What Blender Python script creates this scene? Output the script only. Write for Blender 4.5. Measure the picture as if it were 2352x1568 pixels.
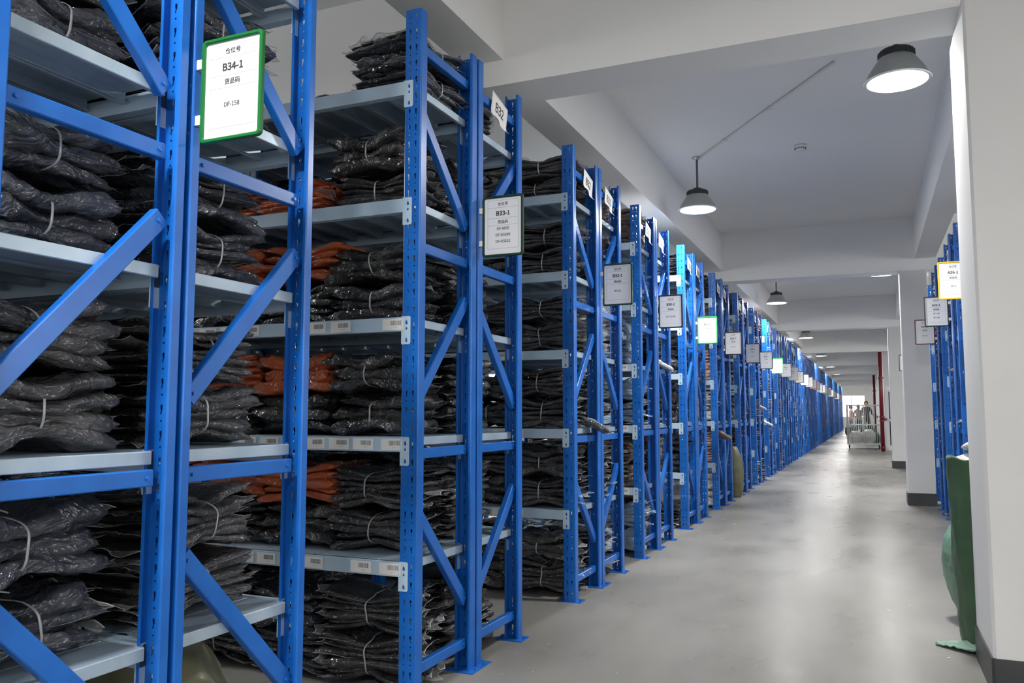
import bpy, math, random
from mathutils import Vector, Matrix, noise, geometry
random.seed(7)
for o in list(bpy.data.objects): bpy.data.objects.remove(o, do_unlink=True)
S = bpy.context.scene
C = S.collection
PI = math.pi

# ------------------------------------------------------------------ camera
cam_d = bpy.data.cameras.new('camera'); cam = bpy.data.objects.new('camera', cam_d); C.objects.link(cam)
r_ = Vector((0.91765316, 0.39738218, 0.00027751)); u_ = Vector((0.03406528, -0.07936085, 0.99626373)); f_ = Vector((-0.39591947, 0.91421511, 0.08636267))
cam.matrix_world = Matrix(((r_.x, u_.x, -f_.x, 0), (r_.y, u_.y, -f_.y, 0), (r_.z, u_.z, -f_.z, 1.2), (0, 0, 0, 1)))
cam_d.sensor_width = 36; cam_d.lens = 1888.35/2352*36; cam_d.clip_end = 300
S.camera = cam
# ------------------------------------------------------------------ world, exposure
W = bpy.data.worlds.new('daylight'); S.world = W; W.use_nodes = True
W.node_tree.nodes['Background'].inputs[0].default_value = (1.0, 0.985, 0.96, 1)
W.node_tree.nodes['Background'].inputs[1].default_value = 3.6
S.view_settings.view_transform = 'Standard'; S.view_settings.look = 'None'
S.view_settings.gamma = 1; S.view_settings.exposure = 0.70; S.view_settings.use_curve_mapping = False
LAMP_W = 62.0
LAMP_COL = (1.0, 0.985, 0.955)

# ------------------------------------------------------------------ materials
MT = {}
def mat(name, col=(.8, .8, .8), rough=.5, metal=0., spec=.5, **kw):
    m = bpy.data.materials.new(name); m.use_nodes = True
    b = m.node_tree.nodes['Principled BSDF']
    b.inputs['Base Color'].default_value = (*col, 1); b.inputs['Roughness'].default_value = rough
    b.inputs['Metallic'].default_value = metal; b.inputs['Specular IOR Level'].default_value = spec
    for k, v in kw.items(): b.inputs[k.replace('_', ' ')].default_value = v
    MT[name] = m; return m
def nd(m, t, **kw):
    n = m.node_tree.nodes.new(t)
    for k, v in kw.items(): setattr(n, k, v)
    return n
def lk(m, a, b): m.node_tree.links.new(a, b)
def noise_col(m, c1, c2, scale, detail=6, lo=.35, hi=.65, coord='Object', stretch=None):
    tc = nd(m, 'ShaderNodeTexCoord'); n = nd(m, 'ShaderNodeTexNoise'); r = nd(m, 'ShaderNodeValToRGB')
    n.inputs['Scale'].default_value = scale; n.inputs['Detail'].default_value = detail
    src = tc.outputs[coord]
    if stretch:
        mp = nd(m, 'ShaderNodeMapping'); mp.inputs['Scale'].default_value = stretch; lk(m, src, mp.inputs[0]); src = mp.outputs[0]
    lk(m, src, n.inputs['Vector']); lk(m, n.outputs['Fac'], r.inputs[0])
    r.color_ramp.elements[0].position = lo; r.color_ramp.elements[1].position = hi
    r.color_ramp.elements[0].color = (*c1, 1); r.color_ramp.elements[1].color = (*c2, 1)
    lk(m, r.outputs[0], m.node_tree.nodes['Principled BSDF'].inputs['Base Color'])
    return src, n, r
def bump(m, src, scale, dist, strength=.5, detail=4, target='Normal', ridged=False):
    n = nd(m, 'ShaderNodeTexNoise'); n.inputs['Scale'].default_value = scale; n.inputs['Detail'].default_value = detail
    if src is None: src = nd(m, 'ShaderNodeTexCoord').outputs['Object']
    lk(m, src, n.inputs['Vector']); h = n.outputs['Fac']
    if ridged:
        a = nd(m, 'ShaderNodeMath', operation='SUBTRACT'); a.inputs[1].default_value = .5; lk(m, h, a.inputs[0])
        c = nd(m, 'ShaderNodeMath', operation='ABSOLUTE'); lk(m, a.outputs[0], c.inputs[0]); h = c.outputs[0]
    b = nd(m, 'ShaderNodeBump'); b.inputs['Distance'].default_value = dist; b.inputs['Strength'].default_value = strength
    lk(m, h, b.inputs['Height'])
    for t in ([target] if isinstance(target, str) else target):
        lk(m, b.outputs[0], m.node_tree.nodes['Principled BSDF'].inputs[t])
    return n

m = mat('wall_paint', (.72, .72, .72), .85); src, *_ = noise_col(m, (.68, .68, .675), (.75, .75, .75), .9, 5, coord='Object'); bump(m, src, 60, .002, .15)
m = mat('ceiling_paint', (.74, .74, .745), .9); noise_col(m, (.84, .84, .835), (.88, .88, .875), .5, 5)
m = mat('baseboard_paint', (.045, .048, .05), .45); noise_col(m, (.035, .037, .04), (.06, .062, .064), 3)
m = mat('concrete', (.3, .3, .29), .2, spec=.02)
src, n0, _ = noise_col(m, (.155, .150, .138), (.285, .278, .262), 1.1, 10, .25, .72, stretch=(1, .5, 1))
n2 = nd(m, 'ShaderNodeTexNoise'); n2.inputs['Scale'].default_value = 2.2; n2.inputs['Detail'].default_value = 6; lk(m, src, n2.inputs['Vector'])
mr = nd(m, 'ShaderNodeMapRange'); mr.inputs[1].default_value = .3; mr.inputs[2].default_value = .7; mr.inputs[3].default_value = .25; mr.inputs[4].default_value = .34
lk(m, n2.outputs['Fac'], mr.inputs[0]); lk(m, mr.outputs[0], m.node_tree.nodes['Principled BSDF'].inputs['Roughness'])
bump(m, src, 3.5, .012, .22, 3)
m = mat('blue_paint', (.006, .10, .50), .30, spec=.5); noise_col(m, (.006, .105, .43), (.010, .135, .52), 7, 4); bump(m, None, 130, .0006, .25)
m = mat('beam_paint', (.42, .56, .70), .35); noise_col(m, (.40, .54, .68), (.46, .60, .73), 5, 4)
m = mat('deck_steel', (.36, .46, .56), .32, .25); noise_col(m, (.33, .43, .53), (.42, .52, .61), 6, 5)
mat('sticker_paper', (.78, .78, .76), .5)
mat('ink', (.02, .02, .022), .6)
mat('ink_grey', (.25, .25, .26), .6)
mat('sign_paper', (.80, .81, .83), .35, Coat_Weight=.4, Coat_Roughness=.1)
mat('paper', (.80, .80, .80), .7)
mat('clip_plastic', (.75, .73, .66), .4)
for n_, c_ in dict(green=(.008, .13, .025), dark_green=(.006, .035, .018), black=(.012, .016, .02), bright_green=(.02, .30, .06),
                   dark_red=(.12, .01, .02), yellow=(.80, .55, .02), red=(.5, .03, .03), grey=(.08, .08, .09)).items():
    mat('frame_'+n_, c_, .3)
mat('lamp_cap', (.02, .02, .02), .45)
mat('lamp_shade', (.36, .38, .37), .45, .4)
mat('lamp_rim', (.8, .8, .8), .3, .3)
mat('stem_paint', (.1, .1, .1), .4)
mat('galvanised', (.5, .5, .5), .35, .8)
m = mat('lamp_glow', (1, 1, 1), .5); b = m.node_tree.nodes['Principled BSDF']
b.inputs['Emission Color'].default_value = (*LAMP_COL, 1); b.inputs['Emission Strength'].default_value = 9
mat('white_plastic', (.78, .78, .77), .4)
mat('white_enamel', (.75, .76, .76), .3)
mat('rubber', (.015, .015, .015), .6)
mat('red_paint', (.16, .006, .014), .35)
mat('dark_glass', (.02, .02, .025), .08)
m = mat('cardboard_tape', (.42, .22, .08), .45); noise_col(m, (.38, .18, .06), (.5, .28, .11), 20, stretch=(1, 1, 6))
m = mat('window_glass', (1, 1, 1), .05)
nt = m.node_tree; tr = nd(m, 'ShaderNodeBsdfTransparent'); mx = nd(m, 'ShaderNodeMixShader'); mx.inputs[0].default_value = .08
lk(m, tr.outputs[0], mx.inputs[1]); lk(m, nt.nodes['Principled BSDF'].outputs[0], mx.inputs[2]); lk(m, mx.outputs[0], nt.nodes['Material Output'].inputs[0])

def cloth_in_film(name, c, haze=.10, coat=1.0):
    m = mat(name, c, .6, spec=.35, Coat_Weight=coat, Coat_Roughness=.11)
    c2 = tuple(x*1.5+haze*.45 for x in c)
    src, n, r = noise_col(m, c, c2, 5, 5, .35, .8)
    nn = nd(m, 'ShaderNodeTexNoise'); nn.inputs['Scale'].default_value = 4; nn.inputs['Detail'].default_value = 2; lk(m, src, nn.inputs['Vector'])
    mixv = nd(m, 'ShaderNodeVectorMath', operation='MULTIPLY_ADD'); mixv.inputs[1].default_value = (.35, .35, .35)
    lk(m, nn.outputs['Color'], mixv.inputs[0]); lk(m, src, mixv.inputs[2])
    bump(m, mixv.outputs[0], 15, .06, 1.0, 3, target='Coat Normal', ridged=True)
    bump(m, mixv.outputs[0], 15, .03, .6, 3, target='Normal', ridged=True)
    return m
cloth_in_film('film_black', (.012, .012, .014))
cloth_in_film('film_charcoal', (.023, .023, .026), .12)
cloth_in_film('film_navy', (.012, .015, .026))
cloth_in_film('film_orange', (.42, .085, .022), .05, .7)
cloth_in_film('film_tan', (.16, .12, .095), .12)
cloth_in_film('film_lightblue', (.26, .35, .46), .2)
cloth_in_film('film_white', (.50, .50, .49), .2)
cloth_in_film('film_pink', (.45, .30, .26), .2)
mat('film_seam', (.62, .63, .64), .3)
m = mat('clear_film', (.72, .73, .74), .2, spec=.8); bump(m, None, 35, .02, .8, 3, ridged=True)
tr = nd(m, 'ShaderNodeBsdfTransparent'); mx = nd(m, 'ShaderNodeMixShader'); mx.inputs[0].default_value = .34
lk(m, tr.outputs[0], mx.inputs[1]); lk(m, m.node_tree.nodes['Principled BSDF'].outputs[0], mx.inputs[2]); lk(m, mx.outputs[0], m.node_tree.nodes['Material Output'].inputs[0])
mat('tie_band', (.42, .43, .44), .3, Coat_Weight=.5)
mat('tie_red', (.55, .02, .03), .35)
def woven(name, c1, c2):
    m = mat(name, c1, .5, spec=.4, Coat_Weight=.25, Coat_Roughness=.3)
    src, *_ = noise_col(m, c1, c2, 3, 6, stretch=(1, 1, 2.5)); w = nd(m, 'ShaderNodeTexWave'); w.bands_direction = 'Z'; w.inputs['Scale'].default_value = 140; w.inputs['Distortion'].default_value = 4
    tc = nd(m, 'ShaderNodeTexCoord'); lk(m, tc.outputs['Object'], w.inputs['Vector'])
    b = nd(m, 'ShaderNodeBump'); b.inputs['Distance'].default_value = .001; b.inputs['Strength'].default_value = .3
    lk(m, w.outputs['Fac'], b.inputs['Height']); lk(m, b.outputs[0], m.node_tree.nodes['Principled BSDF'].inputs['Normal'])
woven('woven_green', (.030, .075, .034), (.052, .115, .055)); woven('woven_pale_green', (.10, .22, .15), (.18, .32, .22))
woven('woven_olive', (.13, .13, .075), (.20, .20, .12)); woven('woven_white', (.5, .5, .48), (.68, .68, .66))
mat('skin', (.45, .28, .2), .5); mat('hair', (.015, .012, .01), .5)
mat('shirt_orange', (.75, .11, .03), .7); mat('shirt_dark', (.03, .03, .035), .7); mat('shirt_tan', (.35, .24, .2), .7); mat('trousers', (.015, .015, .02), .7)

# ------------------------------------------------------------------ mesh helpers
class MB:
    def __init__(s): s.v = []; s.f = []; s.m = []
    def add(s, vs, fs, mi=0):
        o = len(s.v); s.v += [tuple(v) for v in vs]; s.f += [tuple(i+o for i in f) for f in fs]; s.m += [mi]*len(fs); return s
    def box(s, x0, x1, y0, y1, z0, z1, mi=0):
        vs = [(x, y, z) for z in (z0, z1) for y in (y0, y1) for x in (x0, x1)]
        return s.add(vs, [(0, 2, 3, 1), (4, 5, 7, 6), (0, 1, 5, 4), (2, 6, 7, 3), (0, 4, 6, 2), (1, 3, 7, 5)], mi)
    def bar(s, p, q, w, h, side=Vector((1, 0, 0)), mi=0):
        p = Vector(p); q = Vector(q); d = (q-p).normalized(); a = (side - d*side.dot(d)).normalized()*w/2; b = d.cross(a).normalized()*h/2
        vs = [c+i*a+j*b for c in (p, q) for i, j in ((-1, -1), (1, -1), (1, 1), (-1, 1))]
        return s.add(vs, [(3, 2, 1, 0), (4, 5, 6, 7), (0, 1, 5, 4), (1, 2, 6, 5), (2, 3, 7, 6), (3, 0, 4, 7)], mi)
    def prism(s, prof, p, q, ax1, ax2, mi=0, closed=True):
        """open sheet or solid: profile (a,b) swept p->q"""
        p = Vector(p); q = Vector(q); n = len(prof)
        vs = [c+ax1*a+ax2*b for c in (p, q) for a, b in prof]
        fs = [(i, (i+1) % n, n+(i+1) % n, n+i) for i in range(n if closed else n-1)]
        if closed: fs += [tuple(range(n-1, -1, -1)), tuple(range(n, 2*n))]
        return s.add(vs, fs, mi)
    def tube(s, pts, r, n=8, mi=0, cap=True):
        pts = [Vector(p) for p in pts]; o = len(s.v); rs = r if isinstance(r, (list, tuple)) else [r]*len(pts)
        for i, p in enumerate(pts):
            d = (pts[min(i+1, len(pts)-1)]-pts[max(i-1, 0)]).normalized()
            a = d.cross(Vector((0, 0, 1)) if abs(d.z) < .9 else Vector((1, 0, 0))).normalized(); b = d.cross(a)
            for k in range(n):
                t = 2*PI*k/n; s.v.append(tuple(p+a*math.cos(t)*rs[i]+b*math.sin(t)*rs[i]))
        for i in range(len(pts)-1):
            for k in range(n):
                s.f.append((o+i*n+k, o+i*n+(k+1) % n, o+(i+1)*n+(k+1) % n, o+(i+1)*n+k)); s.m.append(mi)
        if cap:
            s.f.append(tuple(o+k for k in range(n-1, -1, -1))); s.f.append(tuple(o+(len(pts)-1)*n+k for k in range(n))); s.m += [mi, mi]
        return s
    def lathe(s, prof, n=32, mi=0, c=(0, 0)):
        o = len(s.v)
        for r, z in prof:
            for k in range(n):
                t = 2*PI*k/n; s.v.append((c[0]+r*math.cos(t), c[1]+r*math.sin(t), z))
        for i in range(len(prof)-1):
            for k in range(n):
                s.f.append((o+i*n+k, o+i*n+(k+1) % n, o+(i+1)*n+(k+1) % n, o+(i+1)*n+k)); s.m.append(mi)
        return s
    def mesh(s, name, mats, smooth=False):
        me = bpy.data.meshes.new(name); me.from_pydata(s.v, [], s.f)
        for m_ in ([mats] if isinstance(mats, str) else mats): me.materials.append(MT[m_])
        for p, mi in zip(me.polygons, s.m): p.material_index = mi; p.use_smooth = smooth
        me.update(); return me
    def build(s, name, mats, parent=None, smooth=False, loc=(0, 0, 0), rot=(0, 0, 0)):
        return link(name, s.mesh(name, mats, smooth), parent, loc, rot)
def link(name, data, parent=None, loc=(0, 0, 0), rot=(0, 0, 0)):
    o = bpy.data.objects.new(name, data); C.objects.link(o); o.parent = parent; o.location = loc; o.rotation_euler = rot; return o
def tag(o, label=None, cat=None, group=None, kind=None):
    if label: o['label'] = label
    if cat: o['category'] = cat
    if group: o['group'] = group
    if kind: o['kind'] = kind
    return o
def empty(name, loc=(0, 0, 0), rz=0):
    o = bpy.data.objects.new(name, None); C.objects.link(o); o.location = loc; o.rotation_euler = (0, 0, rz); o.empty_display_size = .05; return o
KIDS = {}
def copy_tree(o, parent=None, kids=None):
    c = o.copy(); C.objects.link(c); c.parent = parent
    for k in [x for x in bpy.data.objects if x.parent == o] if kids is None else kids.get(o, []): copy_tree(k, c, kids)
    return c
def kidmap(root):
    km = {}
    for x in bpy.data.objects:
        if x.parent: km.setdefault(x.parent, []).append(x)
    return km
FONT = None
try:
    import os
    for base in (bpy.utils.resource_path('LOCAL'), bpy.utils.resource_path('SYSTEM')):
        p_ = os.path.join(base or '', 'datafiles', 'fonts', 'Noto Sans CJK Regular.woff2')
        if base and os.path.exists(p_): FONT = bpy.data.fonts.load(p_); break
except Exception: FONT = None
def text(name, s, size, material, parent, loc, rot, bold=0., align='CENTER', sx=1.0, thick=.0004):
    cu = bpy.data.curves.new(name, 'FONT'); cu.body = s
    if FONT: cu.font = FONT; size *= 1.62
    cu.size = size; cu.align_x = align; cu.align_y = 'CENTER'; cu.offset = bold*size; cu.extrude = thick; cu.resolution_u = 3
    t = bpy.data.objects.new('tmp', cu); C.objects.link(t); bpy.context.view_layer.update()
    me = bpy.data.meshes.new_from_object(t.evaluated_get(bpy.context.evaluated_depsgraph_get())); bpy.data.objects.remove(t)
    me.materials.clear(); me.materials.append(MT[material])
    for p in me.polygons: p.material_index = 0
    o = link(name, me, parent, loc, rot); o.scale = (sx, 1, 1); return o
FY = (PI/2, 0, 0)          # text facing -Y
FX = (PI/2, 0, PI/2)       # text facing +X

# ------------------------------------------------------------------ the building
def struct(name, mb, m_, smooth=False):
    o = mb.build(name, m_, smooth=smooth); o['kind'] = 'structure'; return o
CZ = 3.8
struct('floor', MB().box(-11, 8, -5.7, 71, -.2, 0), 'concrete')
struct('ceiling', MB().box(-11, 8, -5.7, 71, CZ, CZ+.2), 'ceiling_paint')
b = MB(); b.box(-11.2, -11, -5.7, 71, 0, 1.6).box(-11.2, -11, -5.7, 71, 3.4, CZ)
for k in range(11): b.box(-11.2, -11, -5.7+7.82*k-.9, -5.7+7.82*k+.9, 1.6, 3.4)  # openings between these piers are added, unseen windows that lift the light level
struct('wall_left', b, 'wall_paint')
b = MB(); b.box(8, 8.2, -5.7, 30, 0, 1.6).box(8, 8.2, -5.7, 30, 3.4, CZ)
for k in range(5): b.box(8, 8.2, -5.7+7.82*k-.0, min(30, -5.7+7.82*k+1.8), 1.6, 3.4)  # window gaps here are added out of view for extra daylight
struct('wall_right', b, 'wall_paint')
wb = MB(); wb.box(-11, 8, -5.7, -5.5, 0, 1.2).box(-11, 8, -5.7, -5.5, 2.3, CZ)
for x in (-11, -7.6, -4.3, -1.0, 2.3, 5.6, 7.6): wb.box(x, min(x+2.6, 8), -5.7, -5.5, 1.2, 2.3)  # gaps behind the camera are added windows, there to brighten the near end
struct('wall_back', wb, 'wall_paint')
wf = MB(); wx0, wx1, wz0, wz1 = -4.2, -.27, .85, 2.58
wf.box(-11, wx0, 70, 70.2, 0, CZ).box(wx1, 8, 70, 70.2, 0, CZ).box(wx0, wx1, 70, 70.2, 0, wz0).box(wx0, wx1, 70, 70.2, wz1, CZ)
struct('wall_far', wf, 'wall_paint')
w = empty('window_1', (0, 70.1, 0)); w['kind'] = 'structure'
fr = MB(); fr.box(wx0, wx1, -.04, .04, wz0, wz0+.05).box(wx0, wx1, -.04, .04, wz1-.05, wz1)
for i in range(5): x = wx0+(wx1-wx0-.05)*i/4; fr.box(x, x+.05, -.04, .04, wz0+.05, wz1-.05)
fr.build('window_frame', 'white_enamel', w); MB().box(wx0, wx1, -.004, .004, wz0+.05, wz1-.05).build('window_pane', 'window_glass', w)
YB = [4.21+7.82*k for k in range(-1, 9)]
for i, y in enumerate(YB): struct('trim_%d' % (i+1), MB().box(-11, 8, y, y+.32, 3.09, CZ), 'ceiling_paint')
n = len(YB)
for i, (x0, x1) in enumerate([(-7.9, -7.64), (-2.14, -1.88), (.62, .87)]):
    b_ = MB()
    ys = [-5.5]+[v for y in YB for v in (y, y+.32)]+[70]
    for k in range(0, len(ys), 2): b_.box(x0, x1, ys[k], ys[k+1], 3.24, CZ)
    struct('trim_%d' % (n+1+i), b_, 'ceiling_paint')
# columns stand under the crossbeams
def column(i, x0, x1, y0, y1):
    def pr(b, x0, x1, y0, y1, z0, z1, ch):
        prof = [(x0+ch, y0), (x1-ch, y0), (x1, y0+ch), (x1, y1-ch), (x1-ch, y1), (x0+ch, y1), (x0, y1-ch), (x0, y0+ch)]
        b.prism(prof, (0, 0, z0), (0, 0, z1), Vector((1, 0, 0)), Vector((0, 1, 0)))
    b = MB(); pr(b, x0, x1, y0, y1, 0, 3.09, .012); struct('trim_%d' % (20+i), b, 'wall_paint')
    b = MB(); e = .008; pr(b, x0-e, x1+e, y0-e, y1+e, 0, .16, .012); struct('baseboard_column_%d' % i, b, 'baseboard_paint')
column(1, .45, .83, 4.12, 4.74); column(2, .43, .76, 12.03, 12.45); column(3, .43, .76, 19.87, 20.35); column(4, .45, .78, -3.6, -3.1)
# cross wall with the glazed door beyond the third column
b = MB(); b.box(.46, .54, 29.6, 70, 0, CZ); b.box(.54, 8, 29.6, 29.75, 2.0, CZ).box(1.5, 8, 29.6, 29.75, 0, 2.0)
struct('wall_aisle', b, 'wall_paint')
d = empty('door_1', (.5, 29.5, 0)); d['kind'] = 'structure'
b = MB(); b.box(0, .09, -.03, .03, .06, 1.98).box(.86, .95, -.03, .03, .06, 1.98).box(.09, .86, -.03, .03, 1.89, 1.98).box(.09, .86, -.03, .03, .06, .15).box(.09, .86, -.03, .03, .92, 1.0)
b.build('door_frame', 'white_enamel', d); MB().box(.09, .86, -.006, .006, .15, 1.89).build('door_glass', 'dark_glass', d)
MB().tube([(.045, -.03, .95), (.045, -.075, .96), (.12, -.08, .96), (.19, -.075, .95)], .022).build('door_handle', 'white_plastic', d)

# ------------------------------------------------------------------ pendant lamps
def make_lamp():
    t = empty('pendant_lamp', (0, 0, 3.25))
    b = MB(); b.lathe([(.19, 0), (.188, .006), (.165, .06), (.105, .15), (.10, .155), (.096, .15), (.155, .06), (.178, .012)], 40); b.build('lamp_shade', 'lamp_shade', t, True)
    b = MB(); b.lathe([(.175, .001), (.193, -.003), (.197, .003), (.192, .009), (.176, .01), (.175, .001)], 40); b.build('shade_rim', 'lamp_rim', t, True)
    b = MB(); b.lathe([(0, .012), (.176, .012), (.176, .018), (0, .018)], 40); b.build('diffuser', 'lamp_glow', t)
    b = MB(); b.lathe([(0, .150), (.104, .150), (.106, .156), (.106, .186), (.095, .20), (.045, .205), (.04, .225), (.0, .227)], 32)
    for k in range(24):
        a = 2*PI*k/24; b.bar((.105*math.cos(a), .105*math.sin(a), .158), (.105*math.cos(a), .105*math.sin(a), .19), .006, .006, Vector((math.cos(a), math.sin(a), 0)))
    b.build('driver_housing', 'lamp_cap', t)
    MB().tube([(0, 0, .225), (0, 0, .54)], .011).build('stem', 'stem_paint', t)
    MB().lathe([(0, .549), (.05, .549), (.05, .54), (.03, .53), (.014, .52), (0, .52)], 20).build('ceiling_mount', 'galvanised', t)
    L = bpy.data.lights.new('lamp_light', 'AREA'); L.shape = 'DISK'; L.size = .34; L.energy = LAMP_W; L.color = LAMP_COL
    link('lamp_light', L, t, (0, 0, -.004))
    return t
LP = [(-1.53, .43), (-1.53, 8.28), (-1.53, 16.05), (-1.53, 23.9), (-1.53, 31.7), (-1.53, 39.5), (-1.53, 47.3), (-1.53, 55.1), (-1.53, 62.9),
      (.23, -2.3), (.23, 5.5), (.23, 13.3), (.23, 21.1), (-1.53, -4.9), (-5.6, 2.4), (-5.6, 8.3)]  # last two lamps are added, out of view, to light the left ceiling
ords = ['first', 'second', 'third', 'fourth', 'fifth', 'sixth', 'seventh', 'eighth', 'ninth', 'tenth']
L0 = make_lamp(); lk0 = kidmap(L0)
names_l = {0: 'grey shaded pendant lamp hanging above the aisle end of rack row B34', 1: 'pendant lamp on a short dark stem hanging beside rack row B30',
           2: 'pendant lamp hanging beside rack row B26 beyond the second ceiling crossbeam', 3: 'pendant lamp hanging just past the third ceiling crossbeam, left of aisle',
           10: 'large grey pendant lamp hanging near the white column at upper right', 11: 'pendant lamp seen as a thin disc left of the second white column',
           12: 'pendant lamp hanging between the second and third right-hand columns', 9: 'pendant lamp hanging behind the viewer at the right-hand side', 13: 'pendant lamp furthest back behind the viewer on the left',
           14: 'added unseen pendant lamp deep between the racks left of rack row B33', 15: 'added unseen pendant lamp deep between the racks left of rack row B30'}
for i, (x, y) in enumerate(LP):
    o = L0 if i == 0 else copy_tree(L0, None, lk0)
    o.location = (x, y, 3.25)
    tag(o, names_l.get(i, 'far pendant lamp over the left side of aisle, %s one counting from rack B34' % ords[min(i, 9)]), 'lamp', 'pendant lamps along the aisle')
# conduit and smoke detector
b = MB(); p0 = Vector((-1.56, 8.36, CZ-.012)); p1 = Vector((-.15, 6.35, CZ-.012)); b.tube([p0, p1], .011, 8)
for t in (.28, .62): q = p0.lerp(p1, t); b.box(q.x-.02, q.x+.02, q.y-.008, q.y+.008, CZ-.028, CZ)
tag(b.build('ceiling_conduit', 'white_plastic', smooth=True), 'thin white conduit running diagonally over the ceiling from the lamp near B30', 'conduit')
t = empty('smoke_detector', (-.53, 8.3, CZ))
MB().lathe([(0, -.001), (.06, -.001), (.06, -.02), (.052, -.03), (.046, -.045), (.02, -.055), (0, -.056)], 28).build('detector_body', 'white_plastic', t, True)
b = MB()
for k in range(20): a = 2*PI*k/20; b.box(.051*math.cos(a)-.003, .051*math.cos(a)+.003, .051*math.sin(a)-.003, .051*math.sin(a)+.003, -.042, -.03)
b.build('vent_slots', 'ink', t)
tag(t, 'round white smoke detector on the ceiling between two crossbeams', 'smoke detector')

# ------------------------------------------------------------------ racks
def inside(p, l):
    c = False
    for i in range(len(l)):
        a, b = l[i], l[i-1]
        if (a[1] > p[1]) != (b[1] > p[1]) and p[0] < (b[0]-a[0])*(p[1]-a[1])/(b[1]-a[1])+a[0]: c = not c
    return c
def plate(outer, holes):
    vs = [Vector(p) for p in outer]; fs = [list(range(len(outer)))]
    for l in holes: o = len(vs); vs += [Vector(p) for p in l]; fs.append(list(range(o, o+len(l))))
    es = [(f[i], f[(i+1) % len(f)]) for f in fs for i in range(len(f))]
    r = geometry.delaunay_2d_cdt(vs, es, [], 0, 1e-6); V = r[0]; out = []
    for f in r[2]:
        c = (sum(V[i][0] for i in f)/len(f), sum(V[i][1] for i in f)/len(f))
        if inside(c, outer) and not any(inside(c, h) for h in holes): out.append(tuple(f))
    return [tuple(v) for v in V], out
H = 2.98; D = .56; PW = .08; PD = .045; BAY = 1.44; LV = [.575, 1.095, 1.61, 2.13, 2.655]; CELL = .0725
def web_cell():
    loops = []
    def poly(pts): loops.append(pts)
    for s in (-1, 1):
        cx = s*.016
        poly([(cx-.004*s, .058), (cx+.004*s, .056), (cx+.004*s, .046), (cx+.002*s, .040), (cx+.004*s, .030), (cx+.0005*s, .027), (cx-.003*s, .040), (cx-.005*s, .045)])
        poly([(cx+.0035*math.cos(2*PI*k/8), .012+.0035*math.sin(2*PI*k/8)) for k in range(8)])
    return plate([(-.036, 0), (.036, 0), (.036, CELL), (-.036, CELL)], loops)
CV, CF = web_cell()
def upright_mesh(holes=True, PD=PD):
    b = MB()
    if holes:
        for k in range(41):
            z = .005+k*CELL; b.add([(x, 0, z+y) for x, y in CV], CF)
        b.add([(-.036, 0, .005+41*CELL), (.036, 0, .005+41*CELL), (.036, 0, H), (-.036, 0, H)], [(0, 1, 2, 3)])
    else: b.add([(-.036, 0, 0), (.036, 0, 0), (.036, 0, H), (-.036, 0, H)], [(0, 1, 2, 3)])
    for s in (1, -1):
        prof = [(.036*s, 0), (.0385*s, .001), (.040*s, .004), (.040*s, PD-.004), (.037*s, PD), (.028*s, PD)]
        b.prism(prof, (0, 0, 0), (0, 0, H), Vector((1, 0, 0)), Vector((0, 1, 0)), closed=False)
    return b.mesh('upright', 'blue_paint')
UM34 = upright_mesh(True, .033); UM = upright_mesh(True, .055); UML = upright_mesh(False)
def add_upright(t, x, y, rz, me):
    o = link('upright', me, t, (x, y, 0), (0, 0, rz)); s = o.modifiers.new('thickness', 'SOLIDIFY'); s.thickness = .0025; s.offset = 0
    return o
b = MB(); b.box(-.075, .075, -.012, .095, 0, .005)
for s in (-1, 1): b.lathe([(0, .014), (.008, .014), (.008, .005)], 6, c=(s*.062, .035))
FPM = b.mesh('foot_plate', 'blue_paint')
def cross_mesh(p, q, h=.045, dep=.03):
    """C section bar from p to q in the frame plane, with bolt heads"""
    b = MB(); p = Vector(p); q = Vector(q); d = (q-p).normalized(); X = Vector((1, 0, 0)); n = X.cross(d)
    hh = h/2; c = .003
    prof = [(-dep/2+c, -hh), (dep/2-c, -hh), (dep/2, -hh+c), (dep/2, hh-c), (dep/2-c, hh), (-dep/2+c, hh), (-dep/2, hh-c), (-dep/2, -hh+c)]
    b.prism(prof, p, q, X, n)
    for e in (p+d*.02, q-d*.02):
        for sx in (-1, 1): b.tube([e+X*sx*dep/2, e+X*sx*(dep/2+.006)], .006, 6)
    return b.mesh('crossbar', 'blue_paint')
YA, YZ = .030, D-.030
XB = [cross_mesh((0, YA+.02, z), (0, YZ-.02, z)) for z in (.125, 1.025, 1.925, 2.825)]
XD = [cross_mesh((0, YA+.01, 2.56), (0, YZ-.02, 2.10), .055), cross_mesh((0, YZ-.02, 1.74), (0, YA+.01, 1.24), .055), cross_mesh((0, YA+.01, .80), (0, YZ-.02, .32), .055)]
def beam_mesh():
    b = MB(); L = BAY-PW+.004; x0 = -L/2; x1 = L/2
    b.box(x0, x1, -.004, .030, -.060, -.018); b.box(x0, x1, -.004, .012, -.018, 0)
    return b.mesh('beam', 'beam_paint')
BM = beam_mesh()
def bracket_mesh():
    b = MB(); hs = []
    for cz in (-.022, -.098): hs.append([(.020, cz+.010), (.015, cz+.002), (.015, cz-.008), (.020, cz-.011), (.026, cz-.008), (.024, cz+.002)])
    hs.append([(.020+.0045*math.cos(2*PI*k/8), -.05+.006*math.sin(2*PI*k/8)) for k in range(8)])
    V, tri = plate([(0, -.118), (.034, -.118), (.040, -.112), (.040, -.002), (.036, .003), (0, .003)], hs)
    b.add([(v[0], -.0035, v[1]) for v in V], tri); b.box(-.004, 0, -.006, .035, -.118, .003)
    return b.mesh('bracket', 'beam_paint')
BR = bracket_mesh()
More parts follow.
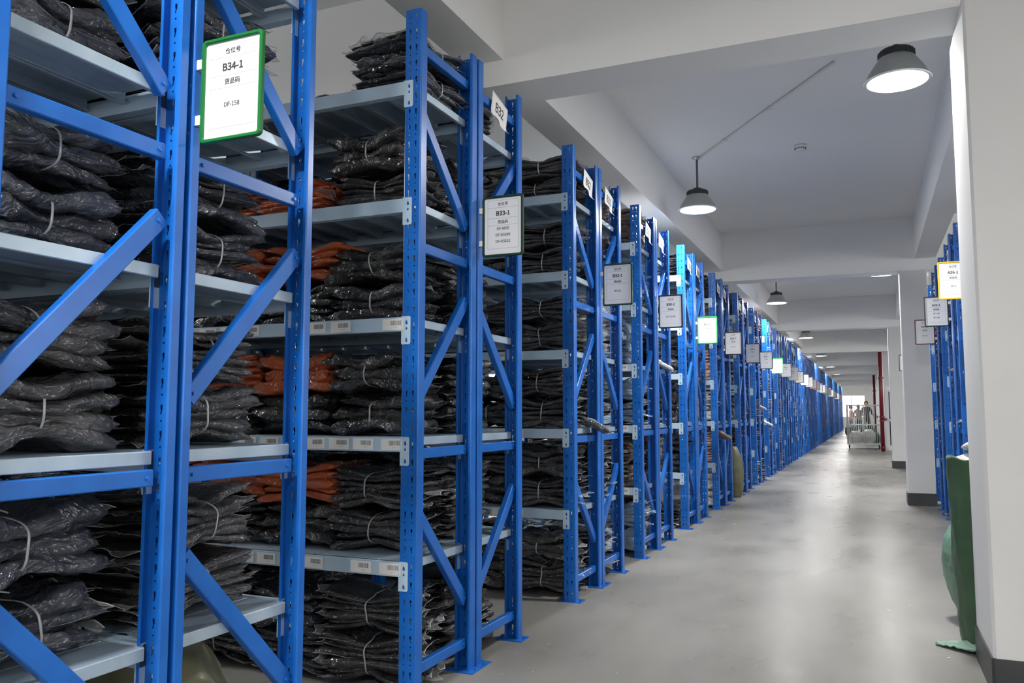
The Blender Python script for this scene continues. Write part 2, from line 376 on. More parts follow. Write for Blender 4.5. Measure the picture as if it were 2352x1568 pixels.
def deck_mesh():
    b = MB(); n = 9; w = (BAY-.02)/n; y0, y1 = .034, D-.034
    for i in range(n):
        x0 = -BAY/2+.01+i*w+.0008; x1 = x0+w-.0016
        prof = [(x0+.016, -.036), (x0+.002, -.036), (x0, -.034), (x0, -.002), (x0+.002, 0), (x1-.002, 0), (x1, -.002), (x1, -.034), (x1-.002, -.036), (x1-.016, -.036),
                (x1-.016, -.034), (x1-.002, -.034), (x1-.002, -.002), (x0+.002, -.002), (x0+.002, -.034), (x0+.016, -.034)]
        b.prism(prof, (0, y0, 0), (0, y1, 0), Vector((1, 0, 0)), Vector((0, 0, 1)))
    return b.mesh('shelf_deck', 'deck_steel')
DM = deck_mesh()
XDF = [cross_mesh((0, YZ-.02, 2.56), (0, YA+.01, 2.10), .055), cross_mesh((0, YA+.01, 1.74), (0, YZ-.02, 1.24), .055), cross_mesh((0, YZ-.02, .80), (0, YA+.01, .32), .055)]
def build_rack(nb, sgn, um, name='shelving_rack', full=True, flip=False):
    """front face at local y=0 facing -Y, aisle-end post centred on x=0, bays run to x = sgn*BAY*nb"""
    t = empty(name); beams = {}
    for k in range(nb+1):
        x = sgn*BAY*k
        for y, rz in ((0, 0), (D, PI)):
            add_upright(t, x, y, rz, um); link('foot_plate', FPM, t, (x, y, 0), (0, 0, rz))
        if k == 0 or full:
            for me in XB: link('crossbar', me, t, (x, 0, 0))
            for me in (XDF if flip else XD): link('diagonal_brace', me, t, (x, 0, 0))
    for k in range(nb):
        xc = sgn*BAY*(k+.5)
        for li, z in enumerate(LV):
            link('shelf_deck', DM, t, (xc, 0, z))
            for y, rz in ((0, 0), (D, PI)):
                bo = link('beam', BM, t, (xc, y, z), (0, 0, rz)); beams[(k, li, rz == 0)] = bo
                e = (BAY-PW)/2+.002
                a = link('bracket', BR, bo, (e, 0, 0)); a2 = link('bracket', BR, bo, (-e, 0, 0)); a2.scale = (-1, 1, 1)
    return t, beams
ROWS = {34: 1.728, 33: 3.61, 32: 5.63, 31: 7.35, 30: 9.20, 29: 11.10, 28: 13.09, 27: 14.93, 26: 16.80}
for k in range(25, 0, -1): ROWS[k] = ROWS[k+1]+1.87
PX = -1.790; HALF = .570
protos = {}
def rack(nb, sgn, lowp, name='shelving_rack'):
    key = (nb, sgn, lowp)
    if key not in protos:
        t, bm = build_rack(nb, sgn, UML if lowp else (UM34 if nb == 2 else UM)); protos[key] = (t, kidmap(t)); return t, bm
    t, km = protos[key]; return copy_tree(t, None, km), None
RK = {}
def put_rack(letter, n, y, side, nb, x, sgn, lowp, label, group):
    if side == 'front': t, bm = rack(nb, sgn, lowp); t.location = (x, y-HALF, 0); t.rotation_euler = (0, 0, 0)
    else: t, bm = rack(nb, -sgn, lowp); t.location = (x, y+HALF, 0); t.rotation_euler = (0, 0, PI)
    tag(t, label, 'rack', group); RK[(letter, n, side)] = t
    return t, bm
for n, y in ROWS.items():
    nb = {34: 2, 33: 3, 32: 3}.get(n, 1)
    for side in ('front', 'rear'):
        if n == 33 and side == 'front':
            t, bm = build_rack(3, -1, UM); t.location = (PX, y-HALF, 0); RK[('B', 33, 'front')] = t; B33 = (t, bm)
            tag(t, 'blue steel rack with barcode stickers on its pale beams, near side of row B33', 'rack', 'blue racks left of the aisle'); continue
        if n == 34 and side == 'rear':
            t, bm = build_rack(2, 1, UM34, flip=True); t.location = (PX, y+HALF, 0); t.rotation_euler = (0, 0, PI); RK[('B', 34, 'rear')] = t
            tag(t, 'blue steel shelving rack on the far side of row B34, left of aisle', 'rack', 'blue racks left of the aisle'); continue
        what = 'near side' if side == 'front' else 'far side'
        put_rack('B', n, y, side, nb, PX, -1, n < 25, 'blue steel shelving rack on the %s of row B%d, left of aisle' % (what, n), 'blue racks left of the aisle')
AX = .78+.045
AROWS = {36: 7.35, 35: 9.20, 34: 11.10, 33: 13.35, 32: 15.2, 31: 17.0}
for n, y in AROWS.items():
    for side in ('front', 'rear'):
        put_rack('A', n, y, side, 1, AX, 1, False, 'blue steel shelving rack on the %s of row A%d, right of aisle' % ('near side' if side == 'front' else 'far side', n), 'blue racks right of the aisle')

# barcode stickers on the beams of B33 and a few of B32
def sticker_mesh(seed):
    rnd = random.Random(seed); b = MB(); b.box(-.052, .052, -.0008, 0, -.024, .024, 0)
    x = -.012
    while x < .040:
        wd = rnd.choice((.0007, .0012, .0018)); b.box(x, x+wd, -.0012, -.0008, -.004, .016, 1); x += wd+rnd.choice((.0008, .0014, .002))
    return b.mesh('barcode_sticker', ['sticker_paper', 'ink_grey'])
SM = [sticker_mesh(i) for i in range(4)]
t33, bm33 = B33
for k in (0, 1):
    for li, nm in ((2, '06'), (1, '04'), (0, '02')):
        bo = bm33[(k, li, True)]
        for j in range(10 if k == 0 else 9):
            if random.random() < .1 and j: continue
            x = (BAY-PW)/2-.058-j*.128+random.uniform(-.006, .006)
            if j == 0 and k == 0: x = (BAY-PW)/2-.045
            s = link('barcode_sticker', SM[j % 4], bo, (x, -.0045, -.030), (0, random.uniform(-.03, .03), 0))
            me = text('sticker_code', 'B33-%02d-%s' % (j//2+1, nm), .0075, 'ink_grey', bo, (x+.013, -.0054, -.0425), FY, thick=.0001)
for rn, sd in ((32, 'front'), (31, 'front')):
    t = RK[('B', rn, sd)]
    for bo in [c for c in bpy.data.objects if c.parent == t and c.name.startswith('beam') and abs(c.location.y) < .01 and c.location.z < 1.7]:
        for j, x in enumerate((.60, .36, .24)):
            if j == 0 and rn == 32: continue
            if bo.location.x < -1: continue
            link('barcode_sticker', SM[j], bo, (x-.01, -.0045, -.030), (0, .01, 0))
# cardboard shim at the foot of row B33
b = MB(); b.box(-.045, .045, -.003, .003, 0, .085); b.add([(-.045, 0, 0), (.045, -.004, 0), (.05, -.03, .004), (-.04, -.035, .003)], [(0, 1, 2, 3)])
tag(b.build('tape_wrap', 'cardboard_tape', loc=(-1.765, ROWS[33]-.0, .0), rot=(0, 0, PI/2*.97)), 'brown cardboard scrap wedged at the foot of the middle post of B33', 'cardboard')

# ------------------------------------------------------------------ aisle signs
def sign(n, title, codes, frame, x, y, z0, dark=True, cat_group='location signs on the left racks', left=True, pale=False, label=None, tilt=0):
    Wd, Ht = .22, .305; t = empty('location_sign', (x, y, z0)); t.rotation_euler = (0, 0, tilt)
    def rr(w, h, r, k=5):
        return [(cx+r*math.cos(a), cz+r*math.sin(a)) for cx, cz, a0 in ((w/2-r, h/2-r, 0), (-w/2+r, h/2-r, PI/2), (-w/2+r, -h/2+r, PI), (w/2-r, -h/2+r, 1.5*PI)) for a in [a0+PI/2*i/k for i in range(k+1)]]
    o = rr(Wd, Ht, .014); i_ = rr(Wd-.024, Ht-.024, .008); N = len(o); cx, cz = Wd/2, Ht/2
    if not left: cx = -cx
    b = MB(); vs = []
    for yy, off in ((-.006, .0), (-.009, .003)): pass
    rings = [(o, .004), (o, -.006), ([(a*.985, c*.985) for a, c in o], -.009), ([(a*1.02, c*1.02) for a, c in i_], -.009), (i_, -.006), (i_, .004)]
    for pts, yy in rings: vs += [(cx+a, yy, cz+c) for a, c in pts]
    fs = [(r*N+k, r*N+(k+1) % N, ((r+1) % 6)*N+(k+1) % N, ((r+1) % 6)*N+k) for r in range(6) for k in range(N)]
    b.add(vs, fs); b.build('sign_frame', 'frame_'+frame, t)
    b = MB(); b.prism([(cx+a, cz+c) for a, c in i_], (0, -.001, 0), (0, .003, 0), Vector((1, 0, 0)), Vector((0, 0, 1)))
    sh = b.build('sign_sheet', 'sign_paper', t)
    for zz in (.07, .235):
        s = 1 if left else -1
        MB().box(min(-.022*s, .003*s), max(-.022*s, .003*s), -.011, .010, zz-.014, zz+.014).build('clip', 'clip_plastic', t)
    ink = 'ink_grey' if pale else 'ink'
    if title:
        text('header_text', '仓位号', .033, ink, sh, (cx, -.0015, cz+.112), FY, .003)
        text('code_text', title, .050, ink, sh, (cx, -.0015, cz+.066), FY, .011, sx=1.0)
        text('header_text', '货品码', .033, ink, sh, (cx, -.0015, cz+.022), FY, .003)
        zs = [-.011, -.043, -.075] if len(codes) == 3 else ([-.02, -.06] if len(codes) == 2 else [-.045])
        for c, z in zip(codes, zs): text('code_text', c, .031, ink, sh, (cx, -.0015, cz+z), FY, .004)
        g = MB(); l, r, tp, bt = -.082, .082, .130, -.112
        for z in (tp, .093, .040, .004, bt): g.box(cx+l, cx+r, -.0014, -.0009, cz+z-.0005, cz+z+.0005)
        for a in (l, r): g.box(cx+a-.0005, cx+a+.0005, -.0014, -.0009, cz+bt, cz+tp)
        g.build('ruled_lines', 'ink_grey', sh)
    tag(t, label or ('framed sign reading %s with a %s frame on the rack post' % (title, frame.replace('_', ' '))), 'sign', cat_group)
    return t
SG = {34: ('B34-1', ['DF-158'], 'green'), 33: ('B33-1', ['DF-8805', 'DF-DS009', 'DF-DS012'], 'dark_green'), 32: ('B32-1', ['MJ-01'], 'dark_green'),
      31: ('B30-2', ['DF-122138'], 'black'), 30: ('B30-1', ['DF-122138'], 'bright_green'), 29: ('B29-1', ['DF-167'], 'black'), 28: ('B28-1', ['DF-44'], 'black'),
      27: ('B27-1', ['JY-01'], 'black'), 26: ('B26-1', ['DF-141'], 'bright_green'), 25: ('B25-1', ['DF-102'], 'dark_green')}
cyc = ['dark_red', 'grey', 'red', 'grey', 'grey', 'black', 'yellow', 'black', 'grey']
for n, y in ROWS.items():
    if n in SG: a = SG[n]; sign(n, a[0], a[1], a[2], PX+.055, y+.03, 1.965)
    elif n > 5: a = ('B%d-1' % n, ['DF-%d' % (60+n*3)], cyc[n % 9]); sign(n, a[0], a[1], a[2], PX+.055, y+.03, 1.965)
for n, z, fr_, codes in ((36, 2.10, 'yellow', ['DF-1']), (35, 2.06, 'dark_green', ['DF-136', 'DF-104']), (34, 2.025, 'dark_red', ['DF-152']), (32, 1.98, 'black', ['DF-118']), (31, 1.98, 'black', ['DF-115'])):
    sign(n, 'A%d-1' % n, codes, fr_, AX-.065, AROWS[n], z, left=False, cat_group='location signs on the right racks')
# printed sheets on the top crossbars
def sheet(txt, x, y, z, ang, label, flip=1):
    t = empty('row_number_sheet', (x, y, z)); t.rotation_euler = (ang, 0, 0)
    b = MB(); n = 8
    pts = []
    for i in range(n+1):
        for j in range(n+1):
            a = -.10+.20*i/n; c = -.115+.15*j/n
            pts.append((flip*(.004+14*max(0, -c-.082)**2*(1+.6*math.sin(i*.9))), a, c))
    b.add(pts, [(i*(n+1)+j, (i+1)*(n+1)+j, (i+1)*(n+1)+j+1, i*(n+1)+j+1) for i in range(n) for j in range(n)])
    o = b.build('paper_sheet', 'paper', t, True); s = o.modifiers.new('t', 'SOLIDIFY'); s.thickness = .0006
    text('printed_number', txt, .125, 'ink', o, (flip*.0050, 0, -.028), FX if flip > 0 else (PI/2, 0, -PI/2), .006, sx=.85, thick=.0003)
    tag(t, label, 'paper sign', 'row number sheets on the top crossbars')
for n, y in ROWS.items():
    if n < 20 or n == 34: continue
    if n != 33: sheet('B%d' % n, PX+.022, y-.20, 2.84, -.22, 'white sheet printed B%d on the near top crossbar of row B%d' % (n, n))
    sheet('B%d' % (n-1), PX+.022, y+.30, 2.84, -.22, 'white sheet printed B%d on the far top crossbar of row B%d' % (n-1, n))
for n in (35, 34): sheet('A%d' % (n-1), AX-.022, AROWS[n]+.28, 2.84, .2, 'white sheet printed A%d on the top crossbar of row A%d' % (n-1, n), -1)

# ------------------------------------------------------------------ bundles of bagged clothes
def bag_mesh(seed, L, Wd, T, zc, ztot, pinch, nu=44, nr=30, flap=.05, dx=0, dy=0, rot=0., wr=1.0, fringe=.014):
    rnd = random.Random(seed); b = MB(); off = Vector((seed*3.17, seed*1.31, seed*7.7)); sk = rnd.uniform(-.1, .1)
    def deform(p):
        x, y, z = p; g = math.exp(-(x/.075)**2); gg = math.exp(-(x/.16)**2)
        zz = zc+z; zm = ztot*.47
        zz = zm+(zz-zm)*(1-pinch*.55*g-pinch*.35*gg); y = y*(1-.16*g*pinch*2.2)
        zz += .02*(abs(x)/.22)**2*((zc/ztot)-.45)*1.3
        c, s = math.cos(rot), math.sin(rot); return (c*x-s*y+dx, s*x+c*y+dy, max(zz, 0.001))
    for i in range(nu+1):
        u = -1+2*i/nu; wu = (1-abs(u)**9)**.5 if abs(u) < 1 else 0; wu = max(wu, .0); tu = (max(0, 1-abs(u)**5))**.5
        for k in range(nr):
            a = 2*PI*k/nr; ca, sa = math.cos(a), math.sin(a)
            yy = Wd/2*math.copysign(abs(ca)**.38, ca)*(.93+.07*wu); zz = T/2*math.copysign(abs(sa)**.55, sa)*tu
            x = u*L/2*(1+sk*yy)
            q = Vector((x*7, yy*7, zz*9))+off
            w1 = noise.noise(q)*.010; w2 = (abs(noise.noise(Vector((x*9, yy*26, zz*20))+off)))*.020-.005; w3 = (abs(noise.noise(Vector((x*22, yy*44, zz*44))+off*2)))*.009
            k2 = wr*(w1*1.3-w2-w3)*(T/.045)**.35
            px, py, pz = x+k2*u*.9, yy+k2*ca*.9+noise.noise(q*.5+off)*.012*ca, zz+k2*sa*1.1+noise.noise(q*.45)*.012
            b.v.append(deform((px, py, pz)))
    for i in range(nu):
        for k in range(nr):
            b.f.append((i*nr+k, i*nr+(k+1) % nr, (i+1)*nr+(k+1) % nr, (i+1)*nr+k)); b.m.append(0)
    b.f.append(tuple(range(nr-1, -1, -1))); b.f.append(tuple(nu*nr+k for k in range(nr))); b.m += [0, 0]
    # loose film past both ends of the folded garment
    if flap > 0:
        nv = 14
        for s in (-1, 1):
            e = flap*rnd.uniform(.6, 1.3); o = len(b.v); up = rnd.uniform(-.35, .45); pk = rnd.uniform(-.8, .8)
            for j in range(6):
                for k in range(nv+1):
                    v = -1+2*k/nv; q = j/4 if j < 5 else 1.0; add = .0035 if j == 5 else 0
                    prof = .22+.45*abs(v)**3+.75*math.exp(-((v-pk)/.28)**2)
                    ex = e*q*prof*(1+.25*noise.noise(Vector((v*3, s*5, 1))+off))+add
                    wav = (noise.noise(Vector((v*2.2, 1.5, s))+off)*.020+noise.noise(Vector((v*6, q*2, s*3))+off)*.006)*q*min(1, T/.03)
                    b.v.append(deform((s*(L/2*.95+ex), Wd/2*v*(.96-.10*q*(1-abs(v-pk)*.5)), wav+up*ex)))
            for j in range(5):
                for k in range(nv):
                    b.f.append((o+j*(nv+1)+k, o+j*(nv+1)+k+1, o+(j+1)*(nv+1)+k+1, o+(j+1)*(nv+1)+k)); b.m.append(1 if j < 4 else 2)
        # sealed side seams of the bag
        for s in (-1, 1):
            o = len(b.v); n2 = 30
            for j in range(2):
                for k in range(n2+1):
                    x = (-L/2+L*k/n2)*.97
                    y = s*(Wd/2*.985+fringe*(.5+.5*abs(noise.noise(Vector((x*6, s*3, 2))+off))*2)*.5+j*.004)
                    b.v.append(deform((x, y, noise.noise(Vector((x*10, s, 0))+off)*T*.22)))
            for k in range(n2):
                b.f.append((o+k, o+k+1, o+(n2+1)+k+1, o+(n2+1)+k)); b.m.append(2)
    return b.mesh('garment_bag', ['film_black', 'clear_film', 'film_seam'], True)
def strap_mesh(Wd, ztot, pinch, seed):
    b = MB(); N = 40; rnd = random.Random(seed); zm = ztot*.47; k = 1-pinch*.9
    top = zm+(ztot-zm)*k+.006; bot = max(zm-zm*k-.002, .001); hw = Wd/2*(1-.16*pinch*2.2)+.020; sl = rnd.uniform(-.03, .03)
    ring = []
    for i in range(N):
        a = 2*PI*i/N; ca, sa = math.cos(a), math.sin(a)
        y = hw*math.copysign(abs(ca)**.5, ca); z = (top+bot)/2+(top-bot)/2*math.copysign(abs(sa)**.6, sa); ring.append((y, z))
    for (w_, e) in ((.0055, 0), (.0055, .002)):
        pass
    vs = []
    for dx, e in ((-.003, 0), (.003, 0), (.003, .0018), (-.003, .0018)):
        for y, z in ring: vs.append((dx+sl*(z-zm)*4+.012*noise.noise(Vector((y*14, z*14, seed))), y*(1+e/hw), (z-zm)*(1+e/.08)+zm))
    b.add(vs, [(r*N+i, r*N+(i+1) % N, ((r+1) % 4)*N+(i+1) % N, ((r+1) % 4)*N+i) for r in range(4) for i in range(N)])
    b.tube([(0, -.01, top), (.015, -.03, top+.012), (.04, -.035, top+.004)], .002, 5); b.tube([(0, -.01, top), (-.02, 0, top+.014), (-.045, .015, top+.003)], .002, 5)
    return b.mesh('tie_band', 'tie_band', True)
VAR = []      # (kind, bag meshes, strap mesh, natural height, W)
for s in range(9):
    rnd = random.Random(100+s); thick = s < 5
    n = rnd.choice((3, 4)) if thick else rnd.choice((5, 6)); T = .066 if thick else .042; gap = T*.80; z = T/2; L = .40; Wd = .36; tot = gap*(n-1)+T; pin = .42 if thick else .38
    bags = []
    for i in range(n):
        bags.append(bag_mesh(s*31+i+1, L*rnd.uniform(.86, 1.06), Wd*rnd.uniform(.86, 1.05), T*rnd.uniform(1.0, 1.2), z, tot, pin, 44 if thick else 34, 30 if thick else 22,
                             .035 if thick else .055, rnd.uniform(-.022, .022), rnd.uniform(-.022, .022), rnd.uniform(-.11, .11), 1.25 if thick else .8, .006 if thick else .012))
        z += gap
    VAR.append(('thick' if thick else 'thin', bags, strap_mesh(Wd, tot, pin, s), tot))
FLAT = []     # single loose bags
for s in range(3): FLAT.append(bag_mesh(900+s, .38, .30, .05, .028, .08, 0, 44, 30, .06))
BP = {}
NB = [0]
def bundle(vi, color, loc, rz, sc=(1, 1, 1), strap='tie_band', parts=True):
    kind, bags, st, tot = VAR[vi]; t = empty('garment_bundle', loc, rz); t.scale = sc; NB[0] += 1
    for me in bags:
        o = link('garment_bag', me, t)
        o.rotation_euler = (0, 0, 0)
        o.material_slots[0].link = 'OBJECT'; o.material_slots[0].material = MT['film_'+color]
    o = link('tie_band', st, t)
    if strap != 'tie_band': o.material_slots[0].link = 'OBJECT'; o.material_slots[0].material = MT[strap]; o['label'] = 'red tie band'
    return t
# cheap joined bundles for the deep and far parts of the racks
def low_bundle(seed):
    b = MB(); rnd = random.Random(seed)
    for i in range(5):
        me = bag_mesh(2000+seed*9+i, .40, .36, .05, .025+i*.037, .20, .4, 12, 10, 0, rnd.uniform(-.01, .01), rnd.uniform(-.01, .01), rnd.uniform(-.05, .05), .8)
        b.add([tuple(v.co) for v in me.vertices], [tuple(p.vertices) for p in me.polygons])
        # pointed film corners
        for k in range(3):
            y = rnd.uniform(-.15, .15); z = .025+i*.037; s = rnd.choice((-1, 1)); b.add([(s*.18, y-.05, z), (s*.18, y+.05, z+.005), (s*.26, y+.01, z+rnd.uniform(-.03, .03)), (s*.19, y, z-.012)], [(0, 1, 2), (0, 2, 3), (1, 3, 2)], 1)
    return b
LOWB = [low_bundle(i) for i in range(4)]
STUFF = {}
def stuff_bundle(key, color, vi, loc, rz, sz):
    b = STUFF.setdefault((key, color), MB()); src = LOWB[vi]; c, s = math.cos(rz), math.sin(rz)
    o = len(b.v); b.v += [(loc[0]+c*x-s*y, loc[1]+s*x+c*y, loc[2]+z*sz) for x, y, z in src.v]
    b.f += [tuple(i+o for i in f) for f in src.f]; b.m += src.m
lvl = ['floor level', 'first shelf', 'second shelf', 'third shelf', 'fourth shelf', 'top shelf']
cname = dict(black='black', charcoal='charcoal', navy='dark navy', orange='orange', tan='tan', lightblue='pale blue', white='whitish', pink='pale pink')
colw = ['at aisle end', 'second from aisle', 'third from aisle', 'fourth from aisle', 'fifth from aisle', 'sixth from aisle', 'seventh from aisle']
def zlev(l): return .012 if l == 0 else LV[l-1]+.001
def palette(n, side, l, j, rnd):
    if n == 34: return rnd.choice(['navy', 'black', 'charcoal', 'navy'])
    if n == 33 and side == 'front':
        if l in (1, 2, 3) and j in (1, 2, 3): return 'stackorange'
        if l == 4 and j in (1, 2): return 'orange'
        return rnd.choice(['black', 'navy', 'black'])
    if n == 33: return 'charcoal' if j == 0 else 'black'
    if n == 32: return ('charcoal' if side == 'front' else {5: 'tan', 3: 'white'}.get(l, 'charcoal'))
    if n == 31: return ({5: 'tan', 4: 'lightblue', 3: 'lightblue', 2: 'lightblue', 1: 'tan', 0: 'lightblue'}[l] if side == 'front' else {5: 'white', 4: 'charcoal', 1: 'tan', 0: 'tan'}.get(l, 'charcoal'))
    if n == 30: return 'charcoal'
    return rnd.choice(['charcoal', 'charcoal', 'black', 'tan', 'white', 'pink'] if n > 27 else ['charcoal', 'white', 'white', 'tan', 'black', 'lightblue', 'pink'])
BUD = 296
for n, y in ROWS.items():
    for side in ('front', 'rear'):
        cols = {(34, 'front'): 2, (34, 'rear'): 3, (33, 'front'): 5, (33, 'rear'): 4, (32, 'front'): 3, (32, 'rear'): 2, (31, 'front'): 2}.get((n, side), 1)
        yc = y+(-1 if side == 'front' else 1)*(HALF-D/2)
        for l in range(6):
            for j in range({34: 6, 33: 8, 32: 8, 31: 3, 30: 3}.get(n, cols)):
                rnd = random.Random(n*1000+l*50+j*7+(3 if side == 'rear' else 0))
                color = palette(n, side, l, j, rnd)
                nst = 1 if color == 'orange' else 2; base_color = color
                if l == 5: nst = 2 if j == 0 or n == 34 else rnd.choice((1, 1, 2))
                if l == 0: nst = rnd.choice((1, 2, 2))
                if n == 33 and side == 'front' and l == 5: nst = 2 if j == 0 else 1
                if n == 33 and side == 'front' and l == 1 and j > 3: nst = 1
                ind = j < cols and NB[0] < BUD
                if n == 34 and side == 'rear' and l == 0: continue
                yaxis = (n == 34) or (n == 33 and side == 'rear') or (n not in (33, 32) and rnd.random() < .35)
                if n in (31, 30, 29, 28) and side == 'rear': yaxis = True
                x = -1.845-(.235 if n > 32 else .20)-j*.425+rnd.uniform(-.012, .012)
                yy = yc+rnd.uniform(-.02, .03)*(1 if side == 'front' else -1)
                z = zlev(l)
                if n == 33 and side == 'front' and l == 1: yy += .05
                if n == 33 and side == 'front' and l == 5 and j == 0: x = -1.99; yaxis = True; yy += .02
                for k in range(nst):
                    color = base_color if base_color != 'stackorange' else ('orange' if k else 'black')
                    vi = rnd.randrange(5) if (n == 34 and side == 'front') or rnd.random() < .45 else 5+rnd.randrange(4)
                    if n == 34 and side == 'rear' and j == 0: vi = 5+rnd.randrange(4)
                    hgt = VAR[vi][3]; want = rnd.uniform(.185, .215) if l < 5 else rnd.uniform(.13, .2)
                    if nst == 1: want = rnd.uniform(.15, .24)
                    if n == 33 and side == 'front' and l == 5: want = .08 if j else .15
                    if color == 'orange' and l == 4: want = .17
                    if l == 0: want = rnd.uniform(.18, .235)
                    sz = want/hgt; rz = (PI/2 if yaxis else 0)+rnd.uniform(-.14, .14)+(PI if rnd.random() < .5 else 0)
                    lx, ly = (1.12, 1.0) if not yaxis else (1.14, 1.03)
                    if ind:
                        red = n == 31 and l == 0
                        t = bundle(vi, color, (x, yy+rnd.uniform(-.015, .015), z), rz, (lx*rnd.uniform(.95, 1.04), ly*rnd.uniform(.95, 1.04), sz), 'tie_red' if red else 'tie_band')
                        pos = ('' if nst == 1 else (', upper' if k else ', lower'))
                        tag(t, '%s bagged clothes bundle, row B%d %s side, %s, %s%s' % (cname[color], n, 'near' if side == 'front' else 'far', lvl[l], colw[j], pos), 'clothes bundle', 'bundles of bagged clothes in the left racks')
                    else:
                        stuff_bundle('left', color, rnd.randrange(4), (x+(.07 if j == 0 else 0), yy, z), rz, want/.2)
                    z += want*.97
for n, y in AROWS.items():
    for side in ('front', 'rear'):
        yc = y+(-1 if side == 'front' else 1)*(HALF-D/2)
        for l in range(6):
            rnd = random.Random(n*77+l+(5 if side == 'rear' else 0))
            for k in range(2): stuff_bundle('right', rnd.choice(['charcoal', 'black', 'white', 'pink', 'charcoal']), rnd.randrange(4), (AX+.24, yc, zlev(l)+k*.19), PI/2*rnd.choice((0, 1))+rnd.uniform(-.1, .1), 1)
for (key, color), b in STUFF.items():
    o = b.build('bundle_pile', ['film_'+color, 'clear_film'], smooth=True)
    tag(o, '%s bagged clothes filling the %s racks' % (cname[color], 'deep and distant left' if key == 'left' else 'right-hand'), 'clothes', kind='stuff')

# ------------------------------------------------------------------ sacks
def sack(name, mat_, loc, r, h, seed, label, lean=(0, 0), open_top=False, ex=1.0, group=None, foot=None):
    t = empty(name, loc); b = MB(); N = 56; M = 60; off = Vector((seed*5.1, seed, 0)); n = noise.noise
    for i in range(M+1):
        q = i/M; z = h*q
        if open_top: rr = r*(.84+.16*min(1, q*6)**.5)*(1-.05*q)
        else: rr = r*max(.02, (math.sin(PI*(.06+.93*q)))**.33)
        if i == 0: rr *= .9
        for k in range(N):
            a = 2*PI*k/N; c, s = math.cos(a), math.sin(a)
            p = Vector((c*1.6, s*1.6, z*3))+off
            d = 1+.10*n(p)+.045*n(p*2.3)-.035*abs(n(Vector((c*2, s*2, z*14))+off))-.02*abs(n(Vector((c*6, s*6, z*5))+off))
            b.v.append((rr*d*c*ex+lean[0]*q*h, rr*d*s+lean[1]*q*h, z+.02*n(Vector((c*2, s*2, 9))+off)*(q > .9)))
    for i in range(M):
        for k in range(N): b.f.append((i*N+k, i*N+(k+1) % N, (i+1)*N+(k+1) % N, (i+1)*N+k)); b.m.append(0)
    b.f.append(tuple(range(N-1, -1, -1))); b.m.append(0)
    if not open_top: b.f.append(tuple(M*N+k for k in range(N))); b.m.append(0)
    o = b.build('sack_body', mat_, t, True)
    if open_top: sm = o.modifiers.new('t', 'SOLIDIFY'); sm.thickness = .004
    if foot:
        b = MB(); nn = 12; p = Vector(foot)
        for i in range(nn+1):
            q = i/nn
            for k in range(9):
                v = -1+k/4; w_ = .13*(1-q*.85)
                b.v.append((p.x*q-.6*r*(1-q), p.y*q-.4*r*(1-q)+v*w_, .008+.05*(1-q)*(1-.6*abs(v))+.014*abs(n(Vector((q*6, v*4, seed))))))
        b.f += [(i*9+k, i*9+k+1, (i+1)*9+k+1, (i+1)*9+k) for i in range(nn) for k in range(8)]; b.m += [0]*(nn*8)
        o = b.build('sack_corner', 'woven_pale_green', t, True); sm = o.modifiers.new('t', 'SOLIDIFY'); sm.thickness = .004
    return tag(t, label, 'sack', group)
sack('woven_sack', 'woven_green', (.575, 4.93, 0), .19, .97, 3, 'tall green woven sack of white bags standing behind the near white column', (-.03, 0), True, 1.0, foot=(-.30, -.02, 0))
sack('woven_sack', 'woven_pale_green', (.60, 5.50, 0), .23, .62, 5, 'pale green sack standing just behind the tall green sack', (-.03, 0))
sack('woven_sack', 'woven_olive', (-2.18, 1.99, 0), .27, .50, 8, 'big olive woven sack on the floor under the lowest shelf of B34', (0, 0), ex=1.25)
sack('woven_sack', 'woven_white', (-2.72, 1.99, 0), .20, .45, 9, 'pale woven sack on the floor left of the big olive sack')
sack('woven_sack', 'woven_olive', (-1.80, 12.22, 0), .13, .72, 10, 'slim olive sack leaning against the end of rack row B29', (-.02, -.10))
for i, (x, y, z, rz) in enumerate([(.50, 4.93, .93, .3), (.60, 4.86, .95, 1.4), (.55, 4.92, 1.00, 2.2)]):
    o = link('garment_bag', FLAT[i % 3], None, (x, y, z), (.5, .3*i-.3, rz)); o.scale = (.5, .5, .8)
    o.material_slots[0].link = 'OBJECT'; o.material_slots[0].material = MT['film_white']
    tag(o, 'white bagged garment in the mouth of the tall green sack, %s' % ['front left one', 'right one', 'top one'][i], 'garment bag', 'white bags in the green sack')
# loose bag ends poking out of some shelves, hanging pieces
for i, (x, y, z, rz, c, lab) in enumerate([(-1.80, 7.70, 1.64, .4, 'white', 'cream bagged garment poking out of the second level of row B31'),
        (-1.76, 10.85, .90, .9, 'tan', 'tan bagged garments drooping out of row B29 at waist height'), (-1.76, 5.45, 1.10, .5, 'charcoal', 'clear edged dark garment bag sliding out of row B32'),
        (-1.78, 15.1, 1.30, .2, 'pink', 'pale pink bagged roll poking out of row B27'), (-1.72, 15.6, 1.0, .1, 'white', 'white bagged roll poking out past row B27')]):
    o = link('garment_bag', FLAT[i % 3], None, (x, y, z), (0, .5, rz)); o.scale = (.6, .5, .8)
    o.material_slots[0].link = 'OBJECT'; o.material_slots[0].material = MT['film_'+c]; tag(o, lab, 'garment bag')

